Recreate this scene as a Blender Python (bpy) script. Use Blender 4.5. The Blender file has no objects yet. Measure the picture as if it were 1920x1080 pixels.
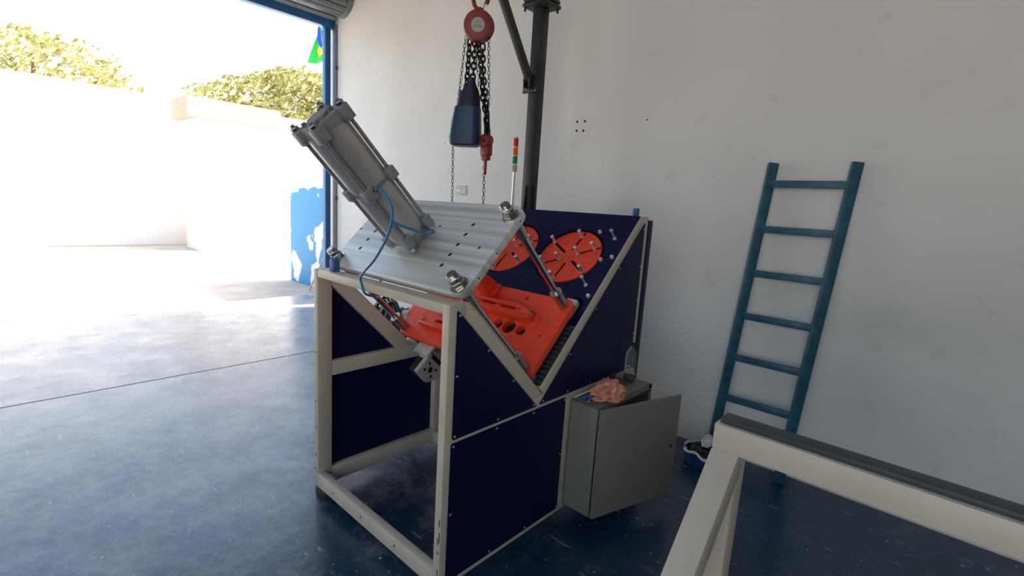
import bpy, bmesh, math, random
from mathutils import Vector, Matrix

random.seed(7)
SC = bpy.context.scene
COL = SC.collection
PI = math.pi
Q = math.sqrt(0.5)

# ------------------------------------------------------------------ camera
F_PX, PXC = 919.36, 954.0
YAW, PITCH, ROLL = 0.7327, -0.1655, 0.0612
fwd = Vector((-math.sin(YAW) * math.cos(PITCH), math.cos(YAW) * math.cos(PITCH), math.sin(PITCH)))
rgt = Vector((math.cos(YAW), math.sin(YAW), 0))
up = rgt.cross(fwd)
r2 = rgt * math.cos(ROLL) + up * math.sin(ROLL)
u2 = -rgt * math.sin(ROLL) + up * math.cos(ROLL)
cam_d = bpy.data.cameras.new('camera')
cam = bpy.data.objects.new('camera', cam_d)
COL.objects.link(cam)
cam.matrix_world = Matrix(((r2.x, u2.x, -fwd.x, 2.4011), (r2.y, u2.y, -fwd.y, -1.1721),
                           (r2.z, u2.z, -fwd.z, 1.6341), (0, 0, 0, 1)))
cam_d.sensor_width = 36.0
cam_d.lens = F_PX / 1920 * 36.0
cam_d.shift_x = (960 - PXC) / 1920
cam_d.clip_start = 0.02
cam_d.clip_end = 400
SC.camera = cam

# ------------------------------------------------------------------ sky, sun, exposure
world = bpy.data.worlds.new('sky')
SC.world = world
world.use_nodes = True
wn = world.node_tree
wn.nodes.clear()
w_out = wn.nodes.new('ShaderNodeOutputWorld')
w_bg = wn.nodes.new('ShaderNodeBackground')
w_sky = wn.nodes.new('ShaderNodeTexSky')
w_sky.sky_type = 'NISHITA'
w_sky.sun_disc = False
w_sky.sun_elevation = math.radians(58)
w_sky.sun_rotation = math.radians(20)
w_sky.air_density = 1.6
w_sky.dust_density = 4.0
w_sky.ozone_density = 1.0
wn.links.new(w_sky.outputs[0], w_bg.inputs[0])
wn.links.new(w_bg.outputs[0], w_out.inputs[0])
w_bg.inputs[1].default_value = 0.55

sun_d = bpy.data.lights.new('sun', 'SUN')
sun_d.energy = 20.0
sun_d.angle = math.radians(0.6)
sun_d.color = (1.0, 0.97, 0.92)
sun = bpy.data.objects.new('sun', sun_d)
COL.objects.link(sun)
sun.rotation_euler = Vector((-0.20, -0.55, -0.81)).to_track_quat('-Z', 'Y').to_euler()

SC.view_settings.view_transform = 'Standard'
SC.view_settings.look = 'None'
SC.view_settings.gamma = 1.0
SC.view_settings.use_curve_mapping = False
SC.view_settings.exposure = 0.24
SC.cycles.use_denoising = True
SC.cycles.max_bounces = 10
SC.cycles.diffuse_bounces = 7

# ------------------------------------------------------------------ materials
def nodes_of(name):
    m = bpy.data.materials.new(name)
    m.use_nodes = True
    t = m.node_tree
    return m, t, t.nodes['Principled BSDF']

def N(t, kind, **kw):
    n = t.nodes.new(kind)
    for k, v in kw.items():
        setattr(n, k, v)
    return n

def mat(name, col, rough=0.5, metal=0.0, var=0.06, scale=18.0, bump=0.0, spec=0.5, coat=0.0,
        trans=0.0, stretch=None, detail=4.0):
    """principled paint / metal with a procedural noise that varies colour, gloss and relief"""
    m, t, b = nodes_of(name)
    co = N(t, 'ShaderNodeTexCoord')
    mp = N(t, 'ShaderNodeMapping')
    t.links.new(co.outputs['Object'], mp.inputs[0])
    if stretch:
        mp.inputs['Scale'].default_value = stretch
    no = N(t, 'ShaderNodeTexNoise')
    no.inputs['Scale'].default_value = scale
    no.inputs['Detail'].default_value = detail
    t.links.new(mp.outputs[0], no.inputs[0])
    r = N(t, 'ShaderNodeValToRGB')
    c = Vector(col)
    r.color_ramp.elements[0].position = 0.3
    r.color_ramp.elements[1].position = 0.7
    lo = c * (1 - var)
    hi = c * (1 + var)
    r.color_ramp.elements[0].color = (*lo, 1)
    r.color_ramp.elements[1].color = (min(hi.x, 1), min(hi.y, 1), min(hi.z, 1), 1)
    t.links.new(no.outputs[0], r.inputs[0])
    t.links.new(r.outputs[0], b.inputs['Base Color'])
    b.inputs['Roughness'].default_value = rough
    b.inputs['Metallic'].default_value = metal
    b.inputs['Specular IOR Level'].default_value = spec
    b.inputs['Coat Weight'].default_value = coat
    b.inputs['Transmission Weight'].default_value = trans
    if bump:
        bn = N(t, 'ShaderNodeBump')
        bn.inputs['Strength'].default_value = bump
        bn.inputs['Distance'].default_value = 0.004
        t.links.new(no.outputs[0], bn.inputs['Height'])
        t.links.new(bn.outputs[0], b.inputs['Normal'])
    return m

M = {}
M['frame'] = mat('cream_frame_paint', (0.60, 0.535, 0.43), 0.45, var=0.05, scale=9, bump=0.05)
M['panel'] = mat('navy_panel_paint', (0.004, 0.007, 0.050), 0.36, var=0.12, scale=5, spec=0.2)
M['red'] = mat('orange_red_paint', (0.93, 0.080, 0.034), 0.48, var=0.07, scale=14, bump=0.06, spec=0.3)
M['chrome'] = mat('chromed_steel', (0.62, 0.62, 0.62), 0.16, 1.0, var=0.05)
M['steel'] = mat('bright_steel', (0.60, 0.59, 0.57), 0.18, 1.0, var=0.12, scale=60)
M['nut'] = mat('zinc_nut_steel', (0.40, 0.40, 0.39), 0.25, 1.0, var=0.15, scale=80)
M['collar'] = mat('turned_steel', (0.46, 0.45, 0.43), 0.35, 1.0, var=0.1, scale=40)
M['alu_dark'] = mat('anodised_aluminium', (0.50, 0.49, 0.48), 0.38, 0.6, var=0.06, scale=12)
M['alu_cap'] = mat('cast_aluminium', (0.36, 0.36, 0.38), 0.5, 0.55, var=0.1, scale=40, bump=0.1)
M['alu_raw'] = mat('raw_aluminium', (0.72, 0.71, 0.66), 0.5, 0.55, var=0.12, scale=30, bump=0.1)
M['tie'] = mat('dull_rod_steel', (0.34, 0.34, 0.34), 0.35, 0.6, var=0.08)
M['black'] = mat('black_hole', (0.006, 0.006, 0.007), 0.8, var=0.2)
M['rubber'] = mat('ribbed_rubber', (0.035, 0.05, 0.058), 0.5, var=0.2)
M['column'] = mat('black_primer_steel', (0.030, 0.028, 0.030), 0.5, 0.2, var=0.35, scale=7, bump=0.1)
M['hoist_red'] = mat('worn_hoist_red', (0.25, 0.022, 0.019), 0.45, var=0.15, scale=16)
M['chain'] = mat('black_chain_steel', (0.022, 0.021, 0.022), 0.42, 0.8, var=0.3, scale=50)
M['bucket'] = mat('blue_plastic', (0.006, 0.040, 0.115), 0.42, var=0.12, scale=8)
M['bucket_dark'] = mat('navy_plastic', (0.005, 0.010, 0.034), 0.5, var=0.2, scale=8)
M['cab'] = mat('grey_enamel', (0.20, 0.193, 0.162), 0.42, var=0.04, scale=12)
M['hose'] = mat('blue_hose_plastic', (0.012, 0.20, 0.44), 0.35, var=0.05)
M['blueblock'] = mat('blue_plastic_block', (0.012, 0.10, 0.36), 0.45, var=0.1)
M['label'] = mat('pale_label', (0.42, 0.41, 0.36), 0.5, var=0.05)
M['ink'] = mat('dark_ink', (0.03, 0.03, 0.03), 0.6, var=0.05)
M['white'] = mat('white_print', (0.85, 0.86, 0.83), 0.5, var=0.02)
M['sign'] = mat('pale_green_sign', (0.42, 0.46, 0.38), 0.5, var=0.06)
M['rag'] = mat('peach_cloth', (0.72, 0.31, 0.20), 0.9, var=0.18, scale=25, bump=0.3)
M['bluecap'] = mat('royal_blue_plastic', (0.01, 0.09, 0.55), 0.35, var=0.05)
M['ladder'] = mat('teal_steel', (0.018, 0.10, 0.16), 0.45, var=0.3, scale=14)
M['bin'] = mat('blue_bin_plastic', (0.008, 0.03, 0.16), 0.45, var=0.1)
M['sheet'] = mat('white_plastic_sheet', (0.75, 0.73, 0.68), 0.6, var=0.08)
M['shutter'] = mat('galvanised_slat', (0.20, 0.22, 0.23), 0.45, 0.5, var=0.1, scale=20)
M['jamb'] = mat('blue_door_paint', (0.012, 0.13, 0.34), 0.4, var=0.15, scale=10)
M['guide'] = mat('grey_guide_steel', (0.22, 0.25, 0.26), 0.45, 0.4, var=0.15)
M['wood'] = mat('pale_wood', (0.50, 0.40, 0.30), 0.6, var=0.15, scale=20)
M['foot'] = mat('dark_foot_steel', (0.05, 0.05, 0.055), 0.5, 0.3, var=0.3)
M['trunk'] = mat('bark', (0.14, 0.09, 0.06), 0.9, var=0.3, bump=0.4)
M['leaf'] = mat('olive_leaf', (0.36, 0.34, 0.12), 0.55, var=0.45, scale=3)
M['roof'] = mat('terracotta_roof', (0.55, 0.30, 0.22), 0.8, var=0.2)
M['render'] = mat('white_render', (0.75, 0.73, 0.70), 0.85, var=0.05)
M['ground'] = mat('dry_earth', (0.40, 0.35, 0.30), 0.95, var=0.15, scale=2.5, bump=0.3)
M['dim'] = mat('grey_wall_paint', (0.36, 0.34, 0.31), 0.7, var=0.05)
M['ceil'] = mat('ceiling_paint', (0.30, 0.27, 0.24), 0.8, var=0.05)
M['bluelamp'] = mat('dark_block', (0.02, 0.02, 0.02), 0.5)

def lens_mat(name, col):
    return mat(name, col, 0.3, var=0.04, spec=0.25)
M['lens_red'] = lens_mat('red_lens', (0.72, 0.010, 0.018))
M['lens_amber'] = lens_mat('amber_lens', (0.92, 0.16, 0.006))
M['lens_green'] = lens_mat('green_lens', (0.004, 0.26, 0.06))

def mat_plate():
    """fly-cut aluminium: soft bands along X, stepping across the plate"""
    m, t, b = nodes_of('flycut_aluminium')
    co = N(t, 'ShaderNodeTexCoord')
    mp = N(t, 'ShaderNodeMapping')
    mp.inputs['Scale'].default_value = (0.30, 17.0, 1.0)
    t.links.new(co.outputs['Object'], mp.inputs[0])
    n1 = N(t, 'ShaderNodeTexNoise')
    n1.inputs['Scale'].default_value = 1.6
    n1.inputs['Detail'].default_value = 2.0
    t.links.new(mp.outputs[0], n1.inputs[0])
    mp2 = N(t, 'ShaderNodeMapping')
    mp2.inputs['Scale'].default_value = (3.0, 160.0, 1.0)
    t.links.new(co.outputs['Object'], mp2.inputs[0])
    n2 = N(t, 'ShaderNodeTexNoise')
    n2.inputs['Scale'].default_value = 2.0
    t.links.new(mp2.outputs[0], n2.inputs[0])
    r = N(t, 'ShaderNodeValToRGB')
    r.color_ramp.elements[0].position = 0.32
    r.color_ramp.elements[0].color = (0.58, 0.58, 0.55, 1)
    r.color_ramp.elements[1].position = 0.68
    r.color_ramp.elements[1].color = (0.95, 0.945, 0.90, 1)
    t.links.new(n1.outputs[0], r.inputs[0])
    t.links.new(r.outputs[0], b.inputs['Base Color'])
    rr = N(t, 'ShaderNodeMapRange')
    rr.inputs['To Min'].default_value = 0.34
    rr.inputs['To Max'].default_value = 0.55
    t.links.new(n1.outputs[0], rr.inputs[0])
    t.links.new(rr.outputs[0], b.inputs['Roughness'])
    b.inputs['Metallic'].default_value = 0.72
    bn = N(t, 'ShaderNodeBump')
    bn.inputs['Strength'].default_value = 0.12
    bn.inputs['Distance'].default_value = 0.002
    t.links.new(n2.outputs[0], bn.inputs['Height'])
    t.links.new(bn.outputs[0], b.inputs['Normal'])
    return m
M['plate'] = mat_plate()

def mat_wall():
    m, t, b = nodes_of('white_wall_paint')
    co = N(t, 'ShaderNodeTexCoord')
    n1 = N(t, 'ShaderNodeTexNoise')
    n1.inputs['Scale'].default_value = 0.9
    n1.inputs['Detail'].default_value = 3
    n2 = N(t, 'ShaderNodeTexNoise')
    n2.inputs['Scale'].default_value = 7.0
    n2.inputs['Detail'].default_value = 8
    for n in (n1, n2):
        t.links.new(co.outputs['Object'], n.inputs[0])
    r = N(t, 'ShaderNodeValToRGB')
    r.color_ramp.elements[0].position = 0.3
    r.color_ramp.elements[0].color = (0.66, 0.65, 0.635, 1)
    r.color_ramp.elements[1].position = 0.62
    r.color_ramp.elements[1].color = (0.73, 0.72, 0.705, 1)
    t.links.new(n1.outputs[0], r.inputs[0])
    sp = N(t, 'ShaderNodeValToRGB')
    sp.color_ramp.elements[0].position = 0.27
    sp.color_ramp.elements[0].color = (0.92, 0.915, 0.91, 1)
    sp.color_ramp.elements[1].position = 0.36
    sp.color_ramp.elements[1].color = (1, 1, 1, 1)
    t.links.new(n2.outputs[0], sp.inputs[0])
    mx = N(t, 'ShaderNodeMix', data_type='RGBA', blend_type='MULTIPLY')
    mx.inputs[0].default_value = 1.0
    t.links.new(r.outputs[0], mx.inputs[6])
    t.links.new(sp.outputs[0], mx.inputs[7])
    t.links.new(mx.outputs[2], b.inputs['Base Color'])
    b.inputs['Roughness'].default_value = 0.6
    bn = N(t, 'ShaderNodeBump')
    bn.inputs['Strength'].default_value = 0.05
    t.links.new(n2.outputs[0], bn.inputs['Height'])
    t.links.new(bn.outputs[0], b.inputs['Normal'])
    return m
M['wall'] = mat_wall()

def mat_floor():
    m, t, b = nodes_of('worn_blue_floor_paint')
    co = N(t, 'ShaderNodeTexCoord')
    def noise(s, d=6, rough=0.6, stretch=None):
        n = N(t, 'ShaderNodeTexNoise')
        n.inputs['Scale'].default_value = s
        n.inputs['Detail'].default_value = d
        n.inputs['Roughness'].default_value = rough
        if stretch:
            mp = N(t, 'ShaderNodeMapping')
            mp.inputs['Scale'].default_value = stretch
            mp.inputs['Rotation'].default_value = (0, 0, 0.5)
            t.links.new(co.outputs['Object'], mp.inputs[0])
            t.links.new(mp.outputs[0], n.inputs[0])
        else:
            t.links.new(co.outputs['Object'], n.inputs[0])
        return n
    def ramp(src, p0, p1, c0=(0, 0, 0, 1), c1=(1, 1, 1, 1)):
        r = N(t, 'ShaderNodeValToRGB')
        r.color_ramp.elements[0].position = p0
        r.color_ramp.elements[1].position = p1
        r.color_ramp.elements[0].color = c0
        r.color_ramp.elements[1].color = c1
        t.links.new(src.outputs[0], r.inputs[0])
        return r
    def mix(a, bcol, fac):
        mx = N(t, 'ShaderNodeMix', data_type='RGBA')
        t.links.new(fac.outputs[0], mx.inputs[0])
        if isinstance(a, tuple):
            mx.inputs[6].default_value = a
        else:
            t.links.new(a, mx.inputs[6])
        mx.inputs[7].default_value = bcol
        return mx.outputs[2]
    big = noise(1.1)
    base = ramp(big, 0.35, 0.7, (0.004, 0.028, 0.068, 1), (0.007, 0.042, 0.098, 1))
    # dusty wear, also painted paler towards the door in place of daylight glare
    sx = N(t, 'ShaderNodeSeparateXYZ')
    t.links.new(co.outputs['Object'], sx.inputs[0])
    tr = N(t, 'ShaderNodeMapRange')
    tr.inputs['From Min'].default_value = 0.6
    tr.inputs['From Max'].default_value = -2.6
    tr.inputs['To Min'].default_value = -0.10
    tr.inputs['To Max'].default_value = 0.20
    t.links.new(sx.outputs['X'], tr.inputs[0])
    ad = N(t, 'ShaderNodeMath', operation='ADD')
    t.links.new(noise(3.6, 12, 0.78).outputs[0], ad.inputs[0])
    t.links.new(tr.outputs[0], ad.inputs[1])
    dust_glare = ramp(ad, 0.47, 0.70, c1=(0.72, 0.72, 0.72, 1))
    c = mix(base.outputs[0], (0.33, 0.325, 0.315, 1), dust_glare)
    grit = ramp(noise(16, 8, 0.7), 0.60, 0.70, c1=(0.45, 0.45, 0.45, 1))
    c = mix(c, (0.05, 0.05, 0.05, 1), grit)
    chips = ramp(noise(34, 3, 0.5), 0.695, 0.72)
    c = mix(c, (0.50, 0.50, 0.48, 1), chips)
    scr = ramp(noise(5.5, 4, 0.55, (1.0, 7.0, 1.0)), 0.69, 0.715, c1=(0.8, 0.8, 0.8, 1))
    c = mix(c, (0.36, 0.40, 0.43, 1), scr)
    t.links.new(c, b.inputs['Base Color'])
    rr = N(t, 'ShaderNodeMapRange')
    rr.inputs['To Min'].default_value = 0.12
    rr.inputs['To Max'].default_value = 0.46
    t.links.new(noise(3.1, 8, 0.65).outputs[0], rr.inputs[0])
    t.links.new(rr.outputs[0], b.inputs['Roughness'])
    b.inputs['Specular IOR Level'].default_value = 0.8
    bn = N(t, 'ShaderNodeBump')
    bn.inputs['Strength'].default_value = 0.3
    bn.inputs['Distance'].default_value = 0.006
    t.links.new(noise(11, 6, 0.6).outputs[0], bn.inputs['Height'])
    t.links.new(bn.outputs[0], b.inputs['Normal'])
    return m
M['floor'] = mat_floor()

def mat_peel():
    """yard wall: light blue paint flaking off white render below a ragged line"""
    m, t, b = nodes_of('peeling_blue_wall')
    co = N(t, 'ShaderNodeTexCoord')
    n1 = N(t, 'ShaderNodeTexNoise')
    n1.inputs['Scale'].default_value = 1.7
    n1.inputs['Detail'].default_value = 6
    t.links.new(co.outputs['Object'], n1.inputs[0])
    r = N(t, 'ShaderNodeValToRGB')
    r.color_ramp.elements[0].position = 0.555
    r.color_ramp.elements[1].position = 0.565
    t.links.new(n1.outputs[0], r.inputs[0])
    sx = N(t, 'ShaderNodeSeparateXYZ')
    t.links.new(co.outputs['Object'], sx.inputs[0])
    hz = N(t, 'ShaderNodeMath', operation='GREATER_THAN')
    hz.inputs[1].default_value = 0.76
    wob = N(t, 'ShaderNodeMath', operation='MULTIPLY_ADD')
    wob.inputs[1].default_value = 0.35
    t.links.new(n1.outputs[0], wob.inputs[0])
    t.links.new(sx.outputs['Z'], wob.inputs[2])
    t.links.new(wob.outputs[0], hz.inputs[0])
    mx0 = N(t, 'ShaderNodeMath', operation='MAXIMUM')
    t.links.new(r.outputs[0], mx0.inputs[0])
    t.links.new(hz.outputs[0], mx0.inputs[1])
    mx = N(t, 'ShaderNodeMix', data_type='RGBA')
    mx.inputs[6].default_value = (0.05, 0.26, 0.50, 1)
    mx.inputs[7].default_value = (0.72, 0.72, 0.70, 1)
    t.links.new(mx0.outputs[0], mx.inputs[0])
    t.links.new(mx.outputs[2], b.inputs['Base Color'])
    b.inputs['Roughness'].default_value = 0.7
    return m
M['peel'] = mat_peel()

def mat_clear(name, col, rough=0.08):
    m = mat(name, col, rough, var=0.02, trans=0.92)
    m.node_tree.nodes['Principled BSDF'].inputs['IOR'].default_value = 1.12
    return m
M['pet'] = mat_clear('clear_bottle_plastic', (0.75, 0.80, 0.78))

# ------------------------------------------------------------------ mesh helpers
WM = {}          # world matrix of every object made here

def link(name, data, material=None, parent=None, mw=None, recentre=True):
    o = bpy.data.objects.new(name, data)
    COL.objects.link(o)
    mw = mw.copy() if mw else Matrix.Identity(4)
    if data is not None:
        if material is not None and not data.materials:
            data.materials.append(M[material])
        if recentre and data.vertices:
            xs = [v.co for v in data.vertices]
            c = Vector([(min(v[i] for v in xs) + max(v[i] for v in xs)) / 2 for i in range(3)])
            data.transform(Matrix.Translation(-c))
            mw = mw @ Matrix.Translation(c)
    WM[o] = mw
    if parent is not None:
        o.parent = parent
        o.matrix_basis = WM[parent].inverted() @ mw
    else:
        o.matrix_basis = mw
    return o

def again(src, mw, parent=None):
    """a copy that shares the mesh of src, at world matrix mw"""
    o = src.copy()
    COL.objects.link(o)
    WM[o] = mw
    o.parent = parent
    o.matrix_parent_inverse = Matrix.Identity(4)
    o.matrix_basis = (WM[parent].inverted() @ mw) if parent else mw
    return o

def tag(o, label=None, cat=None, group=None, kind=None):
    if label: o['label'] = label
    if cat: o['category'] = cat
    if group: o['group'] = group
    if kind: o['kind'] = kind
    return o

def thing(name, loc, label, cat, group=None):
    o = link(name, None, mw=Matrix.Translation(Vector(loc)))
    o.empty_display_size = 0.1
    return tag(o, label, cat, group)

class MB:
    def __init__(s):
        s.bm = bmesh.new()
    def box(s, x0, x1, y0, y1, z0, z1, bev=0.0, mtx=None, seg=2):
        r = bmesh.ops.create_cube(s.bm, size=1.0)
        vs = r['verts']
        bmesh.ops.transform(s.bm, verts=vs, matrix=Matrix.Translation(((x0 + x1) / 2, (y0 + y1) / 2, (z0 + z1) / 2))
                            @ Matrix.Diagonal((x1 - x0, y1 - y0, z1 - z0, 1)))
        if bev:
            es = list({e for v in vs for e in v.link_edges})
            g = bmesh.ops.bevel(s.bm, geom=es, offset=bev, segments=seg, affect='EDGES', profile=0.5)
            vs = list({v for f in g['faces'] for v in f.verts} | {v for v in vs if v.is_valid})
        if mtx is not None:
            bmesh.ops.transform(s.bm, verts=vs, matrix=mtx)
        return s
    def cyl(s, p0, p1, r0, r1=None, n=24, cap=True):
        p0, p1 = Vector(p0), Vector(p1)
        d = p1 - p0
        mt = Matrix.Translation((p0 + p1) / 2) @ d.to_track_quat('Z', 'Y').to_matrix().to_4x4()
        bmesh.ops.create_cone(s.bm, cap_ends=cap, segments=n, radius1=r0, radius2=r0 if r1 is None else r1,
                              depth=d.length, matrix=mt)
        return s
    def ball(s, c, r, sc=(1, 1, 1), n=16):
        bmesh.ops.create_uvsphere(s.bm, u_segments=n, v_segments=max(6, n // 2), radius=r,
                                  matrix=Matrix.Translation(Vector(c)) @ Matrix.Diagonal((*sc, 1)))
        return s
    def tube(s, pts, r, n=12, closed=False, taper=None):
        pts = [Vector(p) for p in pts]
        k = len(pts)
        rings = []
        ref = None
        for i, p in enumerate(pts):
            if closed:
                d = pts[(i + 1) % k] - pts[i - 1]
            else:
                d = pts[min(i + 1, k - 1)] - pts[max(i - 1, 0)]
            d.normalize()
            if ref is None:
                ref = Vector((0, 0, 1)) if abs(d.z) < 0.9 else Vector((1, 0, 0))
            a = d.cross(ref)
            if a.length < 1e-4:
                a = d.orthogonal()
            a.normalize()
            b = a.cross(d).normalized()
            ref = b
            rr = r * (taper[i] if taper else 1)
            rings.append([s.bm.verts.new(p + (a * math.cos(2 * PI * j / n) + b * math.sin(2 * PI * j / n)) * rr)
                          for j in range(n)])
        m = k if closed else k - 1
        for i in range(m):
            A, B = rings[i], rings[(i + 1) % k]
            for j in range(n):
                s.bm.faces.new((A[j], A[(j + 1) % n], B[(j + 1) % n], B[j]))
        if not closed:
            s.bm.faces.new(rings[0])
            s.bm.faces.new(rings[-1])
        return s
    def prism(s, poly, a0, a1, axis='x', bev=0.0):
        """polygon (in the plane square to axis) swept from a0 to a1"""
        def pt(u, v, a):
            return {'x': (a, u, v), 'y': (u, a, v), 'z': (u, v, a)}[axis]
        A = [s.bm.verts.new(pt(u, v, a0)) for u, v in poly]
        B = [s.bm.verts.new(pt(u, v, a1)) for u, v in poly]
        fs = [s.bm.faces.new(A), s.bm.faces.new(B)]
        k = len(poly)
        for i in range(k):
            fs.append(s.bm.faces.new((A[i], A[(i + 1) % k], B[(i + 1) % k], B[i])))
        if bev:
            es = list({e for f in fs for e in f.edges})
            bmesh.ops.bevel(s.bm, geom=es, offset=bev, segments=2, affect='EDGES', profile=0.5)
        return s
    def lathe(s, prof, n=32, c=(0, 0, 0), cap=True):
        c = Vector(c)
        rings = [[s.bm.verts.new(c + Vector((r * math.cos(2 * PI * j / n), r * math.sin(2 * PI * j / n), z)))
                  for j in range(n)] for r, z in prof]
        for A, B in zip(rings, rings[1:]):
            for j in range(n):
                s.bm.faces.new((A[j], A[(j + 1) % n], B[(j + 1) % n], B[j]))
        if cap:
            s.bm.faces.new(rings[0])
            s.bm.faces.new(rings[-1])
        return s
    def mesh(s, name, smooth=35):
        bmesh.ops.recalc_face_normals(s.bm, faces=s.bm.faces)
        me = bpy.data.meshes.new(name)
        s.bm.to_mesh(me)
        s.bm.free()
        if smooth:
            for p in me.polygons:
                p.use_smooth = True
            me.set_sharp_from_angle(angle=math.radians(smooth))
        return me
    def build(s, name, material, parent=None, mw=None, smooth=35):
        return link(name, s.mesh(name, smooth), material, parent, mw)

def circle(cx, cy, r, n=24):
    return [(cx + r * math.cos(2 * PI * i / n), cy + r * math.sin(2 * PI * i / n)) for i in range(n)]

def slot(p, q, r, n=8):
    p, q = Vector(p), Vector(q)
    a = math.atan2(q.y - p.y, q.x - p.x)
    out = []
    for i in range(n + 1):
        t = a - PI / 2 + PI * i / n
        out.append((q.x + r * math.cos(t), q.y + r * math.sin(t)))
    for i in range(n + 1):
        t = a + PI / 2 + PI * i / n
        out.append((p.x + r * math.cos(t), p.y + r * math.sin(t)))
    return out

def rounded(poly, rad, n=5):
    """polygon with its corners rounded off"""
    out = []
    k = len(poly)
    for i in range(k):
        p = Vector(poly[i]); a = Vector(poly[i - 1]); b = Vector(poly[(i + 1) % k])
        r = rad[i] if isinstance(rad, (list, tuple)) else rad
        da = (a - p).normalized(); db = (b - p).normalized()
        s = p + da * r; e = p + db * r
        for j in range(n + 1):
            t = j / n
            out.append(tuple((1 - t) ** 2 * s + 2 * t * (1 - t) * p + t * t * e))
    return out

def plate_mesh(name, outline, holes, z0, z1, bev=0.0):
    """flat plate in local XY with real through holes"""
    cu = bpy.data.curves.new(name, 'CURVE')
    cu.dimensions = '2D'
    cu.fill_mode = 'BOTH'
    cu.extrude = (z1 - z0) / 2 - bev
    cu.bevel_depth = bev
    cu.bevel_resolution = 1
    cu.offset = -bev
    for poly in [outline] + holes:
        sp = cu.splines.new('POLY')
        sp.points.add(len(poly) - 1)
        for p, (x, y) in zip(sp.points, poly):
            p.co = (x, y, 0, 1)
        sp.use_cyclic_u = True
    ob = bpy.data.objects.new(name + '_tmp', cu)
    COL.objects.link(ob)
    dg = bpy.context.evaluated_depsgraph_get()
    dg.update()
    me = bpy.data.meshes.new_from_object(ob.evaluated_get(dg))
    bpy.data.objects.remove(ob)
    bpy.data.curves.remove(cu)
    me.transform(Matrix.Translation((0, 0, (z0 + z1) / 2)))
    me.name = name
    for p in me.polygons:
        p.use_smooth = True
    me.set_sharp_from_angle(angle=math.radians(30))
    me.materials.clear()
    return me

def text_mesh(body, size, depth=0.0006):
    cu = bpy.data.curves.new('lettering', 'FONT')
    cu.body = body
    cu.size = size
    cu.extrude = depth
    cu.align_x = 'CENTER'
    cu.align_y = 'CENTER'
    ob = bpy.data.objects.new('lettering_tmp', cu)
    COL.objects.link(ob)
    dg = bpy.context.evaluated_depsgraph_get()
    dg.update()
    me = bpy.data.meshes.new_from_object(ob.evaluated_get(dg))
    bpy.data.objects.remove(ob)
    bpy.data.curves.remove(cu)
    me.materials.clear()
    return me

def bez(pts, n=8):
    """Catmull-Rom through the points"""
    P = [Vector(p) for p in pts]
    P = [P[0] * 2 - P[1]] + P + [P[-1] * 2 - P[-2]]
    out = []
    for i in range(1, len(P) - 2):
        a, b, c, d = P[i - 1:i + 3]
        for j in range(n):
            t = j / n
            out.append(0.5 * ((2 * b) + (c - a) * t + (2 * a - 5 * b + 4 * c - d) * t * t
                              + (3 * b - a - 3 * c + d) * t ** 3))
    out.append(P[-2])
    return out

def struct(o, label=None):
    o['kind'] = 'structure'
    if label: o['label'] = label
    return o

TILT = Matrix.Rotation(PI / 4, 4, 'X')       # local (x, v, w): v runs up the slope, w stands off it
def tl(x, v, w):
    return TILT @ Vector((x, v, w))

# ================================================================== the room
WALL_Y, DOOR_X = 2.315, -4.1
struct(MB().box(-5.35, 6.6, -5.2, 2.5, -0.12, 0.0).build('floor', 'floor'), 'worn glossy blue painted workshop floor')
struct(MB().box(-4.32, 6.6, WALL_Y, WALL_Y + 0.18, 0, 5.2).build('wall_back', 'wall'), 'smooth white painted back wall')
wl = MB()
wl.box(-4.32, DOOR_X, -5.2, -2.2, 0, 5.2)
wl.box(-4.32, DOOR_X, -2.2, WALL_Y, 3.9, 5.2)
struct(wl.build('wall_left', 'wall'), 'white wall holding the open roller door')
struct(MB().box(6.4, 6.6, -5.2, 2.5, 0, 5.2).build('wall_right', 'dim'))
FDX0, FDX1, FDZ = 1.2, 6.0, 4.2                  # unseen opening behind the photographer, added to let in fill daylight
wf = MB()
wf.box(-4.32, FDX0, -5.4, -5.2, 0, 5.2)
wf.box(FDX1, 6.6, -5.4, -5.2, 0, 5.2)
wf.box(FDX0, FDX1, -5.4, -5.2, FDZ, 5.2)
struct(wf.build('wall_front', 'dim'), 'grey wall with an added unseen daylight opening behind the photographer')
RLX0, RLX1, RLY0, RLY1 = -1.4, 0.8, -2.6, -0.8      # unseen roof opening, added for light on the tilted plates
cb_ = MB()
cb_.box(-4.32, 6.6, -5.4, RLY0, 5.2, 5.32)
cb_.box(-4.32, 6.6, RLY1, 2.5, 5.2, 5.32)
cb_.box(-4.32, RLX0, RLY0, RLY1, 5.2, 5.32)
cb_.box(RLX1, 6.6, RLY0, RLY1, 5.2, 5.32)
struct(cb_.build('ceiling', 'ceil'), 'grey roof with an added unseen opening for fill light')

# four anchor holes and a few nail holes in the back wall
for i, (x, z) in enumerate([(-0.085, 2.357), (-0.01, 2.357), (-0.085, 2.285), (-0.018, 2.282), (-1.78, 2.25), (0.55, 2.33)]):
    r = 0.010 if i < 4 else 0.006
    o = MB().cyl((x, WALL_Y - 0.0015, z), (x, WALL_Y + 0.01, z), r, n=12).build('anchor_hole', 'black', bpy.data.objects['wall_back'])

# floor joint
for x in (-2.43,):
    MB().box(x - 0.006, x + 0.006, -5.2, 2.3, -0.01, 0.0015).build('floor_joint', 'foot', bpy.data.objects['floor'])

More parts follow.
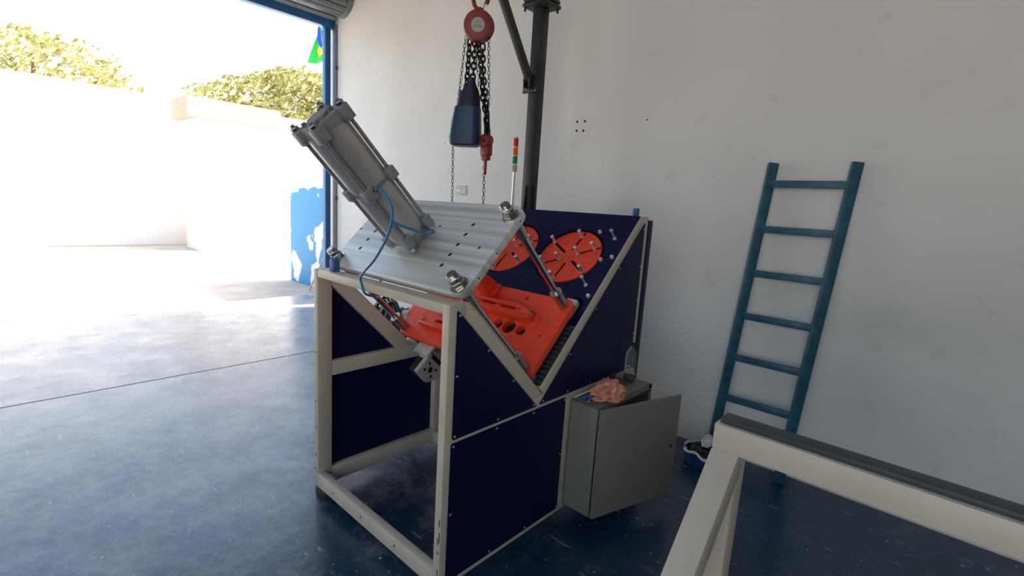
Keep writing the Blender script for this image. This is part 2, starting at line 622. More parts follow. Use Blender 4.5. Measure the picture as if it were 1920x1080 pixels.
# roller door: frame, lintel, guide, rolled shutter
d1 = struct(link('door_1', None, mw=Matrix.Translation((DOOR_X, 0.1, 0))), 'open roller door with blue steel frame')
MB().box(-4.20, -4.12, 2.185, 2.262, 0, 3.84, 0.006).build('jamb_post', 'jamb', d1)
MB().box(-4.20, -4.12, -2.2, -2.12, 0, 3.84, 0.006).build('jamb_post', 'jamb', d1)
MB().box(-4.20, -4.10, -2.2, 2.315, 3.80, 3.905, 0.006).build('lintel', 'jamb', d1)
gb = MB()
gb.box(-4.14, -4.04, 2.296, 2.3145, 0, 3.84, 0.003)
gd = gb.build('shutter_guide', 'guide', d1)
for z in (0.75, 1.6, 2.45, 3.3):
    MB().box(-4.04, -4.022, 2.282, 2.305, z - 0.02, z + 0.02, 0.003).build('clip', 'foot', gd)
roll_c = Vector((-3.86, 0, 4.12))
rb = MB()
prof = []
NS = 16
for k in range(NS):
    a0 = 2 * PI * k / NS
    for f, rr in ((0.02, 0.205), (0.10, 0.222), (0.5, 0.229), (0.90, 0.222), (0.98, 0.205)):
        a = a0 + 2 * PI / NS * f
        prof.append((roll_c.x + rr * math.cos(a), roll_c.z + rr * math.sin(a)))
rb.prism(prof, -2.15, 2.24, 'y')
rl = rb.build('rolled_shutter', 'shutter', d1, smooth=20)
MB().cyl((-3.86, 2.24, 4.12), (-3.86, 2.31, 4.12), 0.235, n=40).build('end_plate', 'guide', d1)
MB().box(-4.10, -4.06, -2.15, 2.27, 3.905, 3.935, 0.003).build('bottom_bar', 'alu_raw', d1)

# ================================================================== outside
g = MB().box(-420, -5.35, -400, 400, -0.25, -0.03).box(-5.35, 420, -400, -5.4, -0.25, -0.03).build('ground', 'ground')
struct(g, 'dry sunlit earth yard outside the door')
yw = MB().box(-6.98, -4.34, 2.95, 3.10, -0.03, 2.34, 0.01).build('yard_wall', 'peel')
tag(yw, 'sunlit yard wall with flaking light blue paint outside the door', 'wall')
# pole leaning on the yard wall
pol = MB().cyl((-5.64, 2.673, 0.0), (-4.90, 2.92, 1.42), 0.014, n=12).build('wooden_pole', 'wood')
tag(pol, 'thin pale pole leaning on the blue yard wall', 'pole')

# tree beyond the yard
def tree(loc, rx, rz, hc, label, n):
    t = thing('tree', loc, label, 'tree', 'trees beyond the yard')
    x, y, z = loc
    tb = MB()
    tb.tube(bez([(x, y, z), (x + .1, y, z + hc * .4), (x - .1, y + .1, z + hc * .8)]), 0.2, 10)
    for k in range(6):
        a = k * 1.05
        tb.tube(bez([(x, y, z + hc * .6), (x + rx * .3 * math.cos(a), y + rx * .3 * math.sin(a), z + hc * .85),
                     (x + rx * .65 * math.cos(a), y + rx * .65 * math.sin(a), z + hc + rz * .2)]), 0.07, 7)
    tb.build('trunk', 'trunk', t)
    bm = bmesh.new()
    for k in range(n):
        u = random.uniform(-1, 1); a = random.uniform(0, 2 * PI); rr = random.uniform(0.55, 1.0) ** 0.5
        lump = 1 + 0.22 * math.sin(3 * a + 4 * u) + 0.15 * math.sin(7 * a)
        s = math.sqrt(1 - u * u)
        p = Vector((x + rx * lump * rr * s * math.cos(a), y + rx * lump * rr * s * math.sin(a), z + hc + rz * rr * u))
        d = Vector((random.gauss(0, 1), random.gauss(0, 1), random.gauss(0, 1))).normalized()
        e = d.orthogonal().normalized()
        f = d.cross(e)
        l = random.uniform(0.10, 0.2)
        w = l * 0.45
        vs = [bm.verts.new(p + q) for q in (-e * l, f * w - d * .02, e * l, -f * w - d * .02)]
        bm.faces.new(vs)
    me = bpy.data.meshes.new('foliage')
    bm.to_mesh(me); bm.free()
    tag(link('foliage', me, 'leaf', t), kind='stuff')
    return t
tree((-19.0, 9.0, -0.03), 3.4, 1.55, 5.1, 'olive green tree crown seen through the door beside the flag', 6500)
tree((-27.0, 1.0, -0.03), 3.8, 2.0, 5.6, 'olive green tree farther out beyond the open door, left of the other', 5000)

# white boundary wall and a little house beyond the yard
bw = MB().box(-14.2, -14.0, -22, 24, -0.03, 3.98, 0.02).build('boundary_wall', 'render')
tag(bw, 'high white boundary wall at the far side of the yard', 'wall')
hs = thing('house', (-12.6, 4.8, -0.03), 'small white shed with a terracotta roof at the far white wall', 'shed')
MB().box(-13.4, -12.2, 2.9, 4.95, -0.03, 3.35).build('shed_wall', 'render', hs)
MB().prism([(2.7, 3.35), (5.12, 3.35), (4.95, 3.85), (2.7, 3.85)], -13.5, -12.1, 'x').build('shed_roof', 'roof', hs)

# flag hanging from a pole, outside
fl = thing('flag', (-7.72, 4.0, -0.03), 'green flag with a blue star disc on a pole outside the door', 'flag')
MB().cyl((-6.30, 4.0, -0.03), (-7.85, 4.0, 5.02), 0.02, n=12).build('flagpole', 'guide', fl)
m_green = mat('flag_green', (0.02, 0.42, 0.06), 0.8, var=0.08)
m_fblue = mat('flag_blue', (0.01, 0.06, 0.45), 0.8, var=0.05)
m_fyel = mat('flag_yellow', (0.75, 0.62, 0.02), 0.8, var=0.05)
M['fg'], M['fb'], M['fy'] = m_green, m_fblue, m_fyel
def cloth(u, v, off=0.0):
    """folded flag: u along its drooping fly, v down the hoist"""
    xr = -7.80 + 0.175 * v
    xl = -7.90 - 0.39 * v
    x = xr + (xl - xr) * u
    z = 5.0 - 0.70 * v + 0.05 * u * v
    y = 4.0 + 0.05 * math.sin(u * 9 + v * 2) * (0.3 + u) + off
    return Vector((x, y, z))
def cloth_patch(name, material, inside, off, parent, n=28):
    bm = bmesh.new()
    for o in (off, off + 0.003 if off >= 0 else off - 0.003):
        gv = {}
        for i in range(n + 1):
            for j in range(n + 1):
                gv[i, j] = None
        for i in range(n):
            for j in range(n):
                if inside((i + .5) / n, (j + .5) / n):
                    q = []
                    for a, b in ((i, j), (i + 1, j), (i + 1, j + 1), (i, j + 1)):
                        if gv[a, b] is None:
                            gv[a, b] = bm.verts.new(cloth(a / n, b / n, o))
                        q.append(gv[a, b])
                    bm.faces.new(q)
    me = bpy.data.meshes.new(name)
    bm.to_mesh(me); bm.free()
    for p in me.polygons: p.use_smooth = True
    return link(name, me, material, parent)
fc = cloth_patch('flag_cloth', 'fg', lambda u, v: True, 0.0, fl)
cloth_patch('yellow_lozenge', 'fy', lambda u, v: abs(u - .28) / .22 + abs(v - .70) / .16 < 1, -0.006, fc)
cloth_patch('blue_disc', 'fb', lambda u, v: u < 0.85 - 1.0 * v and 0.02 < v < 0.60, -0.012, fc)
for u, v in ((.12, .10), (.15, .42), (.10, .52), (.14, .58), (.11, .25)):
    p = cloth(u, v, -0.017)
    MB().ball(p, 0.018, (1, .25, 1), 10).build('white_star', 'white', fc)

# ================================================================== the machine
W = 1.06
mach = thing('forming_machine', (W / 2, 0.75, 0), 'navy and cream steel forming machine with orange-red plates and tilted cylinder', 'machine')

def frame_box(name, *b):
    return MB().box(*b, 0.004).build(name, 'frame', mach)

# --- steel frame of 40 x 80 tube
for x0, x1 in ((0, 0.04), (W - 0.04, W)):
    frame_box('frame_post', x0, x1, 0, 0.08, 0.06, 1.26)
    frame_box('frame_post', x0, x1, 1.41, 1.49, 0.06, 1.62)
    frame_box('frame_post', x0, x1, 0.79, 0.87, 0.15, 0.68)
    frame_box('base_rail', x0, x1, 0.08, 1.41, 0.06, 0.15)
    frame_box('mid_rail', x0, x1, 0.08, 1.41, 0.68, 0.76)
    e = 0.0005
    L = [(.1047, 1.26), (.5706, .7941), (.6047, .76), (.4916, .76), (.08, 1.1716), (.08, 1.26)]
    MB().prism(L, x0 + e, x1 - e, 'x', 0.003).build('v_arm', 'frame', mach)
    R = [(.5806, .7941), (1.4, 1.6135), (1.41, 1.6185), (1.41, 1.5203), (.6497, .76), (.6147, .76)]
    MB().prism(R, x0 + e, x1 - e, 'x', 0.003).build('v_arm', 'frame', mach)
frame_box('top_rail', 0.04, W - 0.04, 0, 0.08, 1.22, 1.26)
frame_box('front_base_rail', 0.04, W - 0.04, 0, 0.04, 0.06, 0.141)
frame_box('cross_rail', 0.04, W - 0.04, 0.79, 0.83, 0.06, 0.141)
frame_box('cross_rail', 0.04, W - 0.04, 1.45, 1.49, 0.06, 0.141)
frame_box('cross_rail', 0.04, W - 0.04, 1.45, 1.49, 1.52, 1.60)
# corner brackets at the base and feet
MB().box(0.041, 0.075, 0.041, 0.075, 0.06, 0.085, 0.002).build('corner_block', 'foot', mach)
MB().prism([(0.04, 0.10), (0.04, 0.135), (0.085, 0.10)], 0.045, 0.10, 'x').build('gusset', 'frame', mach)
for x, y in ((0.02, 0.04), (W - 0.02, 0.04), (0.02, 1.45), (W - 0.02, 1.45)):
    fo = MB().box(x - 0.035, x + 0.075, y - 0.03, y + 0.05, 0.0, 0.045, 0.004).build('foot', 'foot', mach)
    MB().cyl((x, y, 0.045), (x, y, 0.062), 0.018, n=16).build('foot_stud', 'steel', fo)

# bolt holes and slits in the front frame
front_rail = [o for o in mach.children if o.name.startswith('front_base_rail')][0]
for x, z, h in ((0.20, 0.10, 0.008), (0.47, 0.10, 0.016), (0.75, 0.10, 0.014)):
    MB().box(x - 0.003, x + 0.003, -0.0012, 0.003, z - h / 2, z + h / 2).build('bolt_hole', 'black', front_rail)
posts = [o for o in mach.children if o.name.startswith('frame_post')]
rp, lp = posts[3], posts[0]
for x, z, h in ((1.052, 0.37, 0.03), (1.054, 0.305, 0.045), (1.045, 0.285, 0.03), (1.047, 0.235, 0.012), (1.050, 0.14, 0.04)):
    MB().box(x - 0.002, x + 0.002, -0.0012, 0.003, z - h / 2, z + h / 2).build('paint_chip', 'black', rp)
for x, z in ((0.018, 0.82), (0.012, 0.55), (0.02, 0.40), (0.006, 0.16), (0.02, 0.245)):
    MB().cyl((x, -0.0012, z), (x, 0.003, z), 0.005, n=10).build('bolt_hole', 'black', lp)

# --- navy side panels with their screws
scr_me = MB().lathe([(0.0065, 0.0), (0.0065, 0.0015), (0.005, 0.0035), (0.0025, 0.0045)], 14).mesh('screw')
scr_me.materials.append(M['steel'])
RX = Matrix.Rotation(PI / 2, 4, 'Y')
def side_panel(poly, screws, x0, x1, face):
    pm = MB().prism(rounded(poly, 0.012), x0, x1, 'x')
    p = pm.build('side_panel', 'panel', mach)
    for (y, z) in screws:
        m = Matrix.Translation((face, y, z)) @ (RX if face > .5 else RX @ Matrix.Rotation(PI, 4, 'X'))
        s = link('screw', scr_me, None, p, m, recentre=False)
    return p
PA = [(0.038, 1.240), (0.038, 0.714), (0.564, 0.714)]
PB = [(0.578, 0.716), (1.452, 1.588), (1.452, 0.716)]
PC = [(0.034, 0.700), (0.797, 0.700), (0.797, 0.085), (0.034, 0.085)]
SA = [(0.053, 1.215), (0.217, 1.048), (0.382, 0.882), (0.540, 0.726), (0.297, 0.727), (0.050, 0.727), (0.050, 0.975)]
SB = [(0.604, 0.729), (0.805, 0.729), (1.01, 0.729), (1.21, 0.729), (1.437, 0.731), (0.799, 0.924), (1.005, 1.13), (1.21, 1.334),
      (1.440, 1.548), (1.440, 1.333), (1.438, 1.135), (1.438, 0.936)]
SCW = [(0.046, 0.686), (0.294, 0.686), (0.542, 0.686), (0.786, 0.687), (0.784, 0.394), (0.785, 0.098), (0.534, 0.098), (0.290, 0.098),
       (0.046, 0.391), (0.046, 0.098)]
side_panel(PA, SA, W, W + 0.003, W + 0.003)
side_panel(PB, SB, W, W + 0.003, W + 0.003)
side_panel(PC, SCW, W, W + 0.003, W + 0.003)
side_panel(PA, SA[:3], -0.003, 0, -0.003)
side_panel(PB, SB[:3], -0.003, 0, -0.003)
side_panel(PC, SCW[:3], -0.003, 0, -0.003)
MB().box(0.0, W, 1.492, 1.555, 0.55, 1.60, 0.004).build('rear_cover', 'panel', mach)

# --- navy panel with two slotted discs
DC = [(0.762, 1.782), (0.298, 1.782)]
DR = 0.197
hol = [circle(0.532 + dx, 1.99 + dy, 0.005, 10) for dx, dy in ((-0.02, -.006), (0.001, -.013), (0.003, 0.012), (0.022, -.007))]
for x, v in ((0.533, 1.879), (0.423, 1.99), (0.646, 1.99), (0.529, 1.610), (0.528, 1.579), (0.42, 1.585), (0.641, 1.585), (0.532, 1.784),
             (0.55, 1.668), (0.512, 1.668), (0.866, 1.58), (0.537, 2.115), (0.20, 1.585)):
    hol.append(circle(x, v, 0.005, 10))
for cx, cv in DC:
    hol.append(circle(cx - .005, cv + .006, DR + 0.014, 64))
hol.append(circle(0.985, 1.470, 0.042, 32))
tp_me = plate_mesh('tool_panel', [(0.012, 1.34), (W - 0.006, 1.34), (W - 0.006, 2.135), (0.012, 2.135)], hol, 0.148, 0.158)
tool_panel = link('tool_panel', tp_me, 'panel', mach, TILT)
# black sheet behind the panel openings, painting in the shade of the gaps
MB().box(0.045, W - 0.045, 1.36, 2.12, 0.085, 0.092).build('gap_shade_sheet', 'black', mach, TILT)

pin_b = MB()
pin_b.lathe([(0.0115, 0.0), (0.0115, 0.008), (0.009, 0.009), (0.009, 0.05), (0.0115, 0.051), (0.0115, 0.058), (0.006, 0.060)], 14)
M['pin'] = mat('machined_pin_steel', (0.78, 0.77, 0.75), 0.28, 0.65, var=0.06, scale=40)
pin_me = pin_b.mesh('pin'); pin_me.materials.append(M['pin'])
foot_me = MB().lathe([(0.0125, 0.0), (0.0125, 0.004), (0.010, 0.006)], 6).mesh('pin_nut'); foot_me.materials.append(M['nut'])
SL = [((.013, .188), (-.002, .055)), ((.170, .090), (.055, .028)), ((.045, -.036), (.156, -.106)), ((.005, -.056), (-.008, -.160)),
      ((-.140, -.078), (-.058, -.036)), ((-.045, .026), (-.155, .090))]
PINS = [(.010, .153), (.139, .073), (.052, .025), (.150, -.102), (-.009, -.172), (-.140, -.078), (-.048, -.033), (-.148, .086)]
for k, (cx, cv) in enumerate(DC):
    cx -= 0.015; cv += 0.0135
    holes = [slot((cx + a[0], cv + a[1]), (cx + b[0], cv + b[1]), 0.0085) for a, b in SL]
    for a in range(6):
        t = a * PI / 3 + .2
        holes.append(circle(cx + .105 * math.cos(t), cv + .105 * math.sin(t), 0.0028, 8))
    dm = plate_mesh('disc', circle(cx, cv, DR, 72), holes, 0.132, 0.141)
    dk = link('disc', dm, 'red', mach, TILT)
    MB().cyl((cx, cv, 0.137), (cx, cv, 0.1425), 0.007, n=14).build('disc_centre_screw', 'steel', dk, TILT)
    for dx, dv in PINS:
        m = TILT @ Matrix.Translation((cx + dx, cv + dv, 0.141))
        pn = link('pin', pin_me, None, dk, m, recentre=False)
# studs, long bolts and loose nuts on the navy panel
bolt_me = MB().lathe([(0.011, 0.0), (0.011, 0.008), (0.0045, 0.009), (0.0045, 0.062), (0.010, 0.063), (0.010, 0.072)], 12).mesh('stud')
bolt_me.materials.append(M['pin'])
cap_me = MB().lathe([(0.012, 0.0), (0.012, 0.004), (0.009, 0.005), (0.009, 0.014), (0.005, 0.015)], 12).mesh('cap_bolt')
cap_me.materials.append(M['pin'])
for x, v in ((0.985, 1.945), (0.980, 1.600)):
    link('stud', bolt_me, None, tool_panel, TILT @ Matrix.Translation((x, v, 0.158)), recentre=False)
for x, v in ((0.868, 1.985), (0.977, 1.785), (1.033, 1.812), (1.03, 1.535), (0.19, 1.985)):
    link('cap_bolt', cap_me, None, tool_panel, TILT @ Matrix.Translation((x, v, 0.158)), recentre=False)

# --- tilted press unit: aluminium plate, orange-red plate, guide rods
RODS = [(0.066, 1.003), (0.997, 1.003), (0.997, 1.390), (0.066, 1.390)]
OUT = rounded([(0.018, 0.957), (1.042, 0.957), (1.042, 1.455), (0.018, 1.455)], [.03, .065, .065, .03], 6)
ph = [circle(0.816, v, 0.0105, 16) for v in (1.326, 1.265, 1.204, 1.144, 1.083)]
ph += [circle(0.168, v, 0.0105, 16) for v in (1.214, 1.152, 1.090, 1.275)]
ph += [circle(x, v, 0.008, 12) for x, v in ((0.95, 1.203), (0.031, 1.214), (0.615, 1.295))]
top = link('top_plate', plate_mesh('top_plate', OUT, ph, 0.822, 0.860, 0.003), 'plate', mach, TILT)
for hp in ph:
    hx = sum(p[0] for p in hp) / len(hp); hv = sum(p[1] for p in hp) / len(hp)
    hr_ = abs(hp[0][0] - hx)
    MB().cyl((hx, hv, 0.823), (hx, hv, 0.8555), hr_ + .0006, n=16).build('hole_shade_plug', 'black', top, TILT)  # black plug, puts the shade inside each hole into colour
for v in (1.385, 1.20, 1.065):
    MB().cyl((1.041, v, 0.841), (1.0432, v, 0.841), 0.004, n=10).build('edge_hole', 'black', top, TILT)

hexr = 0.031
nut_me = MB().lathe([(hexr * .93, 0.0), (hexr, 0.003), (hexr, 0.024), (hexr * .93, 0.027)], 6).mesh('nut', 20)
nut_me.materials.append(M['nut'])
washer_me = MB().lathe([(0.040, 0.0), (0.040, 0.005)], 28).mesh('washer'); washer_me.materials.append(M['steel'])
thr = MB()
pr = []
for i in range(7):
    pr += [(0.0205, i * 0.004), (0.0225, i * 0.004 + 0.002)]
thr.lathe(pr + [(0.019, 0.029)], 20)
thr_me = thr.mesh('thread', 10); thr_me.materials.append(M['nut'])
for x, v in RODS:
    Tm = TILT @ Matrix.Translation((x, v, 0))
    rod = MB().cyl((x, v, -0.03), (x, v, 0.82), 0.0165, n=24).build('guide_rod', 'chrome', mach, TILT)
    ub = MB().cyl((x, v, 0.765), (x, v, 0.822), 0.026, n=28).cyl((x, v, 0.735), (x, v, 0.765), 0.021, n=28)
    ub.build('shoulder', 'collar', rod, TILT)
    cb = MB().cyl((x, v, 0.25), (x, v, 0.345), 0.0275, n=28).cyl((x, v, 0.345), (x, v, 0.358), 0.031, n=28)
    cb.build('bushing', 'collar', rod, TILT)
    MB().cyl((x, v, 0.172), (x, v, 0.211), 0.028, n=28).build('lower_bushing', 'collar', rod, TILT)
    link('washer', washer_me, None, rod, Tm @ Matrix.Translation((0, 0, 0.860)), recentre=False)
    link('nut', nut_me, None, rod, Tm @ Matrix.Translation((0, 0, 0.865)) @ Matrix.Rotation(x * 3 + v, 4, 'Z'), recentre=False)
    link('nut', nut_me, None, rod, Tm @ Matrix.Translation((0, 0, 0.8925)) @ Matrix.Diagonal((.82, .82, .72, 1)) @ Matrix.Rotation(x + v * 2, 4, 'Z'), recentre=False)
    link('thread', thr_me, None, rod, Tm @ Matrix.Translation((0, 0, 0.900)), recentre=False)

ROUT = rounded([(0.022, 0.962), (1.040, 0.962), (1.046, 1.435), (0.960, 1.435), (0.940, 1.428), (0.122, 1.428), (0.10, 1.435), (0.014, 1.435)],
               [.05, .05, .05, .006, .006, .006, .006, .05], 6)
rh = []
for c0 in (0.762, 0.298):
    rh += [circle(c0, 1.195, 0.040, 32), circle(c0 + .082, 1.193, 0.029, 28), circle(c0 - .080, 1.196, 0.029, 28)]
    rh += [circle(c0 + dx, 1.195 + dv, 0.0045, 10) for dx, dv in ((-.06, .055), (.05, .055), (-.05, -.055), (.055, -.055))]
rh += [circle(0.968, 1.193, 0.009, 14), circle(0.759, 1.385, 0.0115, 16), circle(0.301, 1.385, 0.0115, 16), circle(0.10, 1.193, 0.009, 14)]
redp = link('red_plate', plate_mesh('red_plate', ROUT, rh, 0.212, 0.250, 0.002), 'red', mach, TILT)
def red_bar(x0, x1, v0, flip):
    """channel bracket lying on the red plate: two ribs, slotted web, bolt at its end"""
    sgn = -1 if flip else 1
    xe = x0 if flip else x1
    b = MB()
    b.box(x0, x1, v0, v0 + 0.016, 0.250, 0.312, 0.002)
    out = rounded([(x0, v0 + .012), (x1, v0 + .012), (x1, v0 + 0.045), (x1 - .10 * (not flip), v0 + 0.075), (x0 + .10 * flip, v0 + 0.075), (x0, v0 + .045)], 0.004, 2)
    o = b.build('bracket_rib', 'red', redp, TILT)
    hl = []
    for k in range(3):
        xm = xe - sgn * (0.17 + k * 0.14)
        hl.append(slot((xm - .045, v0 + .048), (xm + .045, v0 + .048), 0.011))
        hl.append(circle(xm + .072, v0 + .048, 0.009, 12))
    me = plate_mesh('bracket_web', out, hl, 0.285, 0.299)
    link('bracket_web', me, 'red', redp, TILT)
    MB().box(x0 + .02, x1 - .02, v0 + .062, v0 + .072, 0.250, 0.287, 0.002).build('bracket_rib', 'red', redp, TILT)
    MB().cyl((xe - sgn * .014, v0 + .035, 0.250), (xe - sgn * .014, v0 + .035, 0.306), 0.011, n=14).build('bracket_bolt', 'steel', redp, TILT)
    MB().ball((xe - sgn * .010, v0 + .028, 0.256), 0.035, (1, 1, .3), 16).build('bracket_foot', 'red', redp, TILT)
red_bar(0.36, 0.895, 1.235, False)
red_bar(0.195, 0.56, 1.035, True)
# upright wedge block
wb = MB().prism([(1.335, 0.25), (1.42, 0.25), (1.42, 0.30), (1.385, 0.43), (1.335, 0.43)], 0.455, 0.535, 'x', 0.003)
wb.build('upright_block', 'red', redp, TILT)
MB().box(0.435, 0.555, 1.33, 1.425, 0.250, 0.275, 0.004).build('upright_block_base', 'red', redp, TILT)
# lower carriage under the red plate
carr = MB().box(0.30, 0.76, 0.985, 1.40, 0.06, 0.19, 0.006).build('lower_carriage', 'rubber', mach, TILT)
rg = MB()
rg.box(0.775, 1.054, 0.985, 1.335, 0.150, 0.156)
gm = rg.build('ribbed_guard', 'rubber', mach, TILT)
for k in range(12):
    v = 0.990 + k * 0.029
    MB().box(0.777, 1.052, v, v + 0.016, 0.1555, 0.170, 0.004).build('rib', 'rubber', gm, TILT)
MB().box(0.955, 1.018, 1.405, 1.47, 0.165, 0.205, 0.004).build('clamp_block', 'alu_raw', mach, TILT)
# aluminium valve bracket under the red plate
br = plate_mesh('valve_bracket', rounded([(0.795, 0.085), (0.85, 0.04), (0.915, 0.042), (0.915, 0.185), (0.80, 0.19)], 0.004, 2),
                [circle(0.862, 0.118, 0.0165, 20)] + [circle(0.862 + .034 * math.cos(a), 0.118 + .045 * math.sin(a), 0.0055, 10) for a in (.8, 2.2, 3.9, 5.4)]
                + [circle(0.862 + .027 * math.cos(a), 0.118 + .027 * math.sin(a), 0.003, 8) for a in (0.1, 1.6, 3.1, 4.7)], -0.015, 0.015, 0.001)
# local (v, w, x) -> world
AX = TILT @ Matrix(((0, 0, 1, 0), (1, 0, 0, 0), (0, 1, 0, 0), (0, 0, 0, 1)))
vb = link('valve_bracket', br, 'alu_raw', mach, AX @ Matrix.Translation((0, 0, 0.300)))
for bv_, bw_, br_ in [(0.862, 0.118, 0.0165)] + [(0.862 + .034 * math.cos(a), 0.118 + .045 * math.sin(a), 0.0085) for a in (.8, 2.2, 3.9, 5.4)]:
    MB().cyl((0.286, bv_, bw_), (0.3155, bv_, bw_), br_, n=18).build('bore_shade', 'black', vb, TILT)  # black filling painted as shade in the bracket's holes
MB().box(0.23, 0.285, 0.80, 0.95, 0.05, 0.185, 0.004).build('bracket_body', 'bluelamp', vb, TILT)
MB().box(0.20, 0.33, 0.90, 1.00, 0.190, 0.2115, 0.004).build('bracket_head', 'alu_raw', vb, TILT)
MB().box(0.25, 0.30, 0.89, 0.94, 0.15, 0.20, 0.003).build('bracket_neck', 'alu_raw', vb, TILT)

# --- pneumatic tandem cylinder
CX, CV, CH = 0.520, 1.195, 0.086
cyl = None
def sq(h, rad):
    return rounded([(CX - h, CV - h), (CX + h, CV - h), (CX + h, CV + h), (CX - h, CV + h)], rad, 5)
bb = MB()
bb.cyl((CX, CV, 0.93), (CX, CV, 1.19), 0.089, n=56)
bb.cyl((CX, CV, 1.21), (CX, CV, 1.48), 0.089, n=56)
cyl = bb.build('cylinder', 'alu_dark', mach, TILT, smooth=30)
cyl['label'] = 'grey tandem pneumatic cylinder standing square off the aluminium plate'
def cap(w0, w1, name):
    b = MB()
    b.prism(sq(0.066, 0.006), w0 + .004, w1 - .004, 'z')
    o = b.build(name, 'alu_cap', cyl, TILT)
    for sx in (-1, 1):
        for sv in (-1, 1):
            x, v = CX + sx * 0.070, CV + sv * 0.070
            MB().box(x - .023, x + .023, v - .023, v + .023, w0, w1, 0.004).build('cap_corner', 'alu_cap', cyl, TILT)
    b = MB()
    for sx in (-1, 1):
        b.box(CX + sx * .066 - .012, CX + sx * .066 + .012, CV - .05, CV + .05, w0 + .002, w1 - .002, 0.003)
    for sv in (-1, 1):
        b.box(CX - .05, CX + .05, CV + sv * .066 - .012, CV + sv * .066 + .012, w0 + .002, w1 - .002, 0.003)
    b.build('cap_rim', 'alu_cap', cyl, TILT)
    return o
cap(0.888, 0.945, 'base_cap')
cap(1.172, 1.225, 'middle_cap')
cap(1.462, 1.525, 'end_cap')
MB().cyl((CX, CV, 0.860), (CX, CV, 0.892), 0.06, n=40).build('pilot_boss', 'alu_cap', cyl, TILT)
MB().cyl((CX, CV, 1.52), (CX, CV, 1.535), 0.045, n=32).build('end_boss', 'alu_cap', cyl, TILT)
for sx in (-1, 1):
    for sv in (-1, 1):
        x, v = CX + sx * .074, CV + sv * .074
        MB().cyl((x, v, 0.872), (x, v, 1.55), 0.0085, n=14).build('tie_rod', 'tie', cyl, TILT)
        for w0 in (0.873, 1.525):
            link('tie_rod_nut', nut_me, None, cyl, TILT @ Matrix.Translation((x, v, w0)) @ Matrix.Diagonal((.55, .55, .55, 1)), recentre=False)
for sx in (-1, 1):
    for sv in (-1, 1):
        MB().cyl((CX + sx * .045, CV + sv * .045, 1.525), (CX + sx * .045, CV + sv * .045, 1.537), 0.010, n=12).build('cap_screw', 'nut', cyl, TILT)
MB().box(CX + .0872, CX + .0900, 1.180, 1.194, 1.05, 1.10, 0.0005).build('name_plate', 'label', cyl, TILT)
# air fittings and blue hoses
def fitting(p, d):
    p = Vector(p); d = Vector(d).normalized()
    MB().cyl(p, p + d * .014, 0.013, n=6).cyl(p + d * .012, p + d * .032, 0.0095, n=14).build('air_fitting', 'nut', cyl)
fitting(tl(CX + .084, 1.150, 1.205), (1, 0, 0))
fitting(tl(CX + .084, 1.230, 0.905), (1, 0, 0))
h1 = [tl(CX + .10, 1.150, 1.205), (0.655, -0.030, 1.662), (0.695, -0.012, 1.600), (0.71, -0.024, 1.535), (0.70, -0.040, 1.470), (0.645, -0.052, 1.388),
      (0.555, -0.040, 1.329), (0.485, -0.022, 1.286), (0.480, -0.014, 1.250), (0.500, -0.010, 1.214), (0.470, 0.05, 1.190), (0.42, 0.11, 1.168), (0.36, 0.16, 1.20), (0.30, 0.2, 1.235)]
MB().tube(bez(h1, 8), 0.0055, 10).build('air_hose', 'hose', cyl)
h2 = [(0.71, -0.026, 1.545), (0.735, 0.030, 1.523), (0.705, 0.13, 1.500), (0.675, 0.20, 1.492), (0.66, 0.235, 1.500), (0.63, 0.235, 1.510), tl(CX + .10, 1.230, 0.905)]
MB().tube(bez(h2, 8), 0.0055, 10).build('air_hose', 'hose', cyl)

# blue plastic blocks on the frame tops
MB().box(0.105, 0.150, 0.030, 0.062, 1.260, 1.318, 0.003).build('blue_block', 'blueblock', mach)
MB().box(0.995, 1.022, 1.415, 1.445, 1.62, 1.665, 0.003).build('blue_block', 'blueblock', mach)

# ================================================================== motor unit left of the machine, glimpsed through its frame
mu = thing('motor_unit', (-0.75, 1.15, 0), 'black and silver motor unit with red drum and cables half hidden behind the machine', 'motor')
MB().box(-1.15, -0.40, 0.98, 1.38, 0.50, 0.54, 0.004).build('stand_top', 'guide', mu)
for sx_ in (-1.12, -0.47):
    for sy_ in (1.0, 1.33):
        MB().box(sx_, sx_ + .04, sy_, sy_ + .04, 0, 0.50, 0.003).build('stand_leg', 'guide', mu)
MB().cyl((-0.98, 1.02, 0.66), (-0.72, 1.24, 0.66), 0.105, n=32).build('motor_body', 'bluelamp', mu)
for k in range(6):
    t_ = 0.1 + k * 0.15
    c_ = Vector((-0.98, 1.02, 0.66)).lerp(Vector((-0.72, 1.24, 0.66)), t_)
    d_ = Vector((0.26, 0.22, 0)).normalized() * .006
    MB().cyl(c_ - d_, c_ + d_, 0.114, n=32).build('cooling_fin', 'alu_cap', mu)
MB().cyl((-0.70, 1.06, 0.70), (-0.66, 1.09, 0.70), 0.085, n=32).build('pulley', 'alu_raw', mu)
MB().cyl((-1.02, 0.99, 0.66), (-0.99, 1.015, 0.66), 0.070, n=28).build('motor_flange', 'alu_raw', mu)
MB().cyl((-0.52, 1.10, 0.541), (-0.52, 1.10, 0.80), 0.10, n=36).ball((-0.52, 1.10, 0.80), 0.10, (1, 1, .7), 24).build('red_drum', 'red', mu)
for k in range(5):
    o_ = Vector((0.05 * k, -0.01 * k, 0.03 * (k % 3)))
    pts = [Vector(p_) + o_ for p_ in ((-1.05, 1.02, 0.56), (-1.0, 0.98, 0.74), (-0.88, 1.0, 0.84), (-0.78, 0.99, 0.76), (-0.70, 1.0, 0.62), (-0.62, 1.02, 0.56))]
    MB().tube(bez(pts, 8), 0.011, 8).build('power_cable', 'bluelamp', mu)

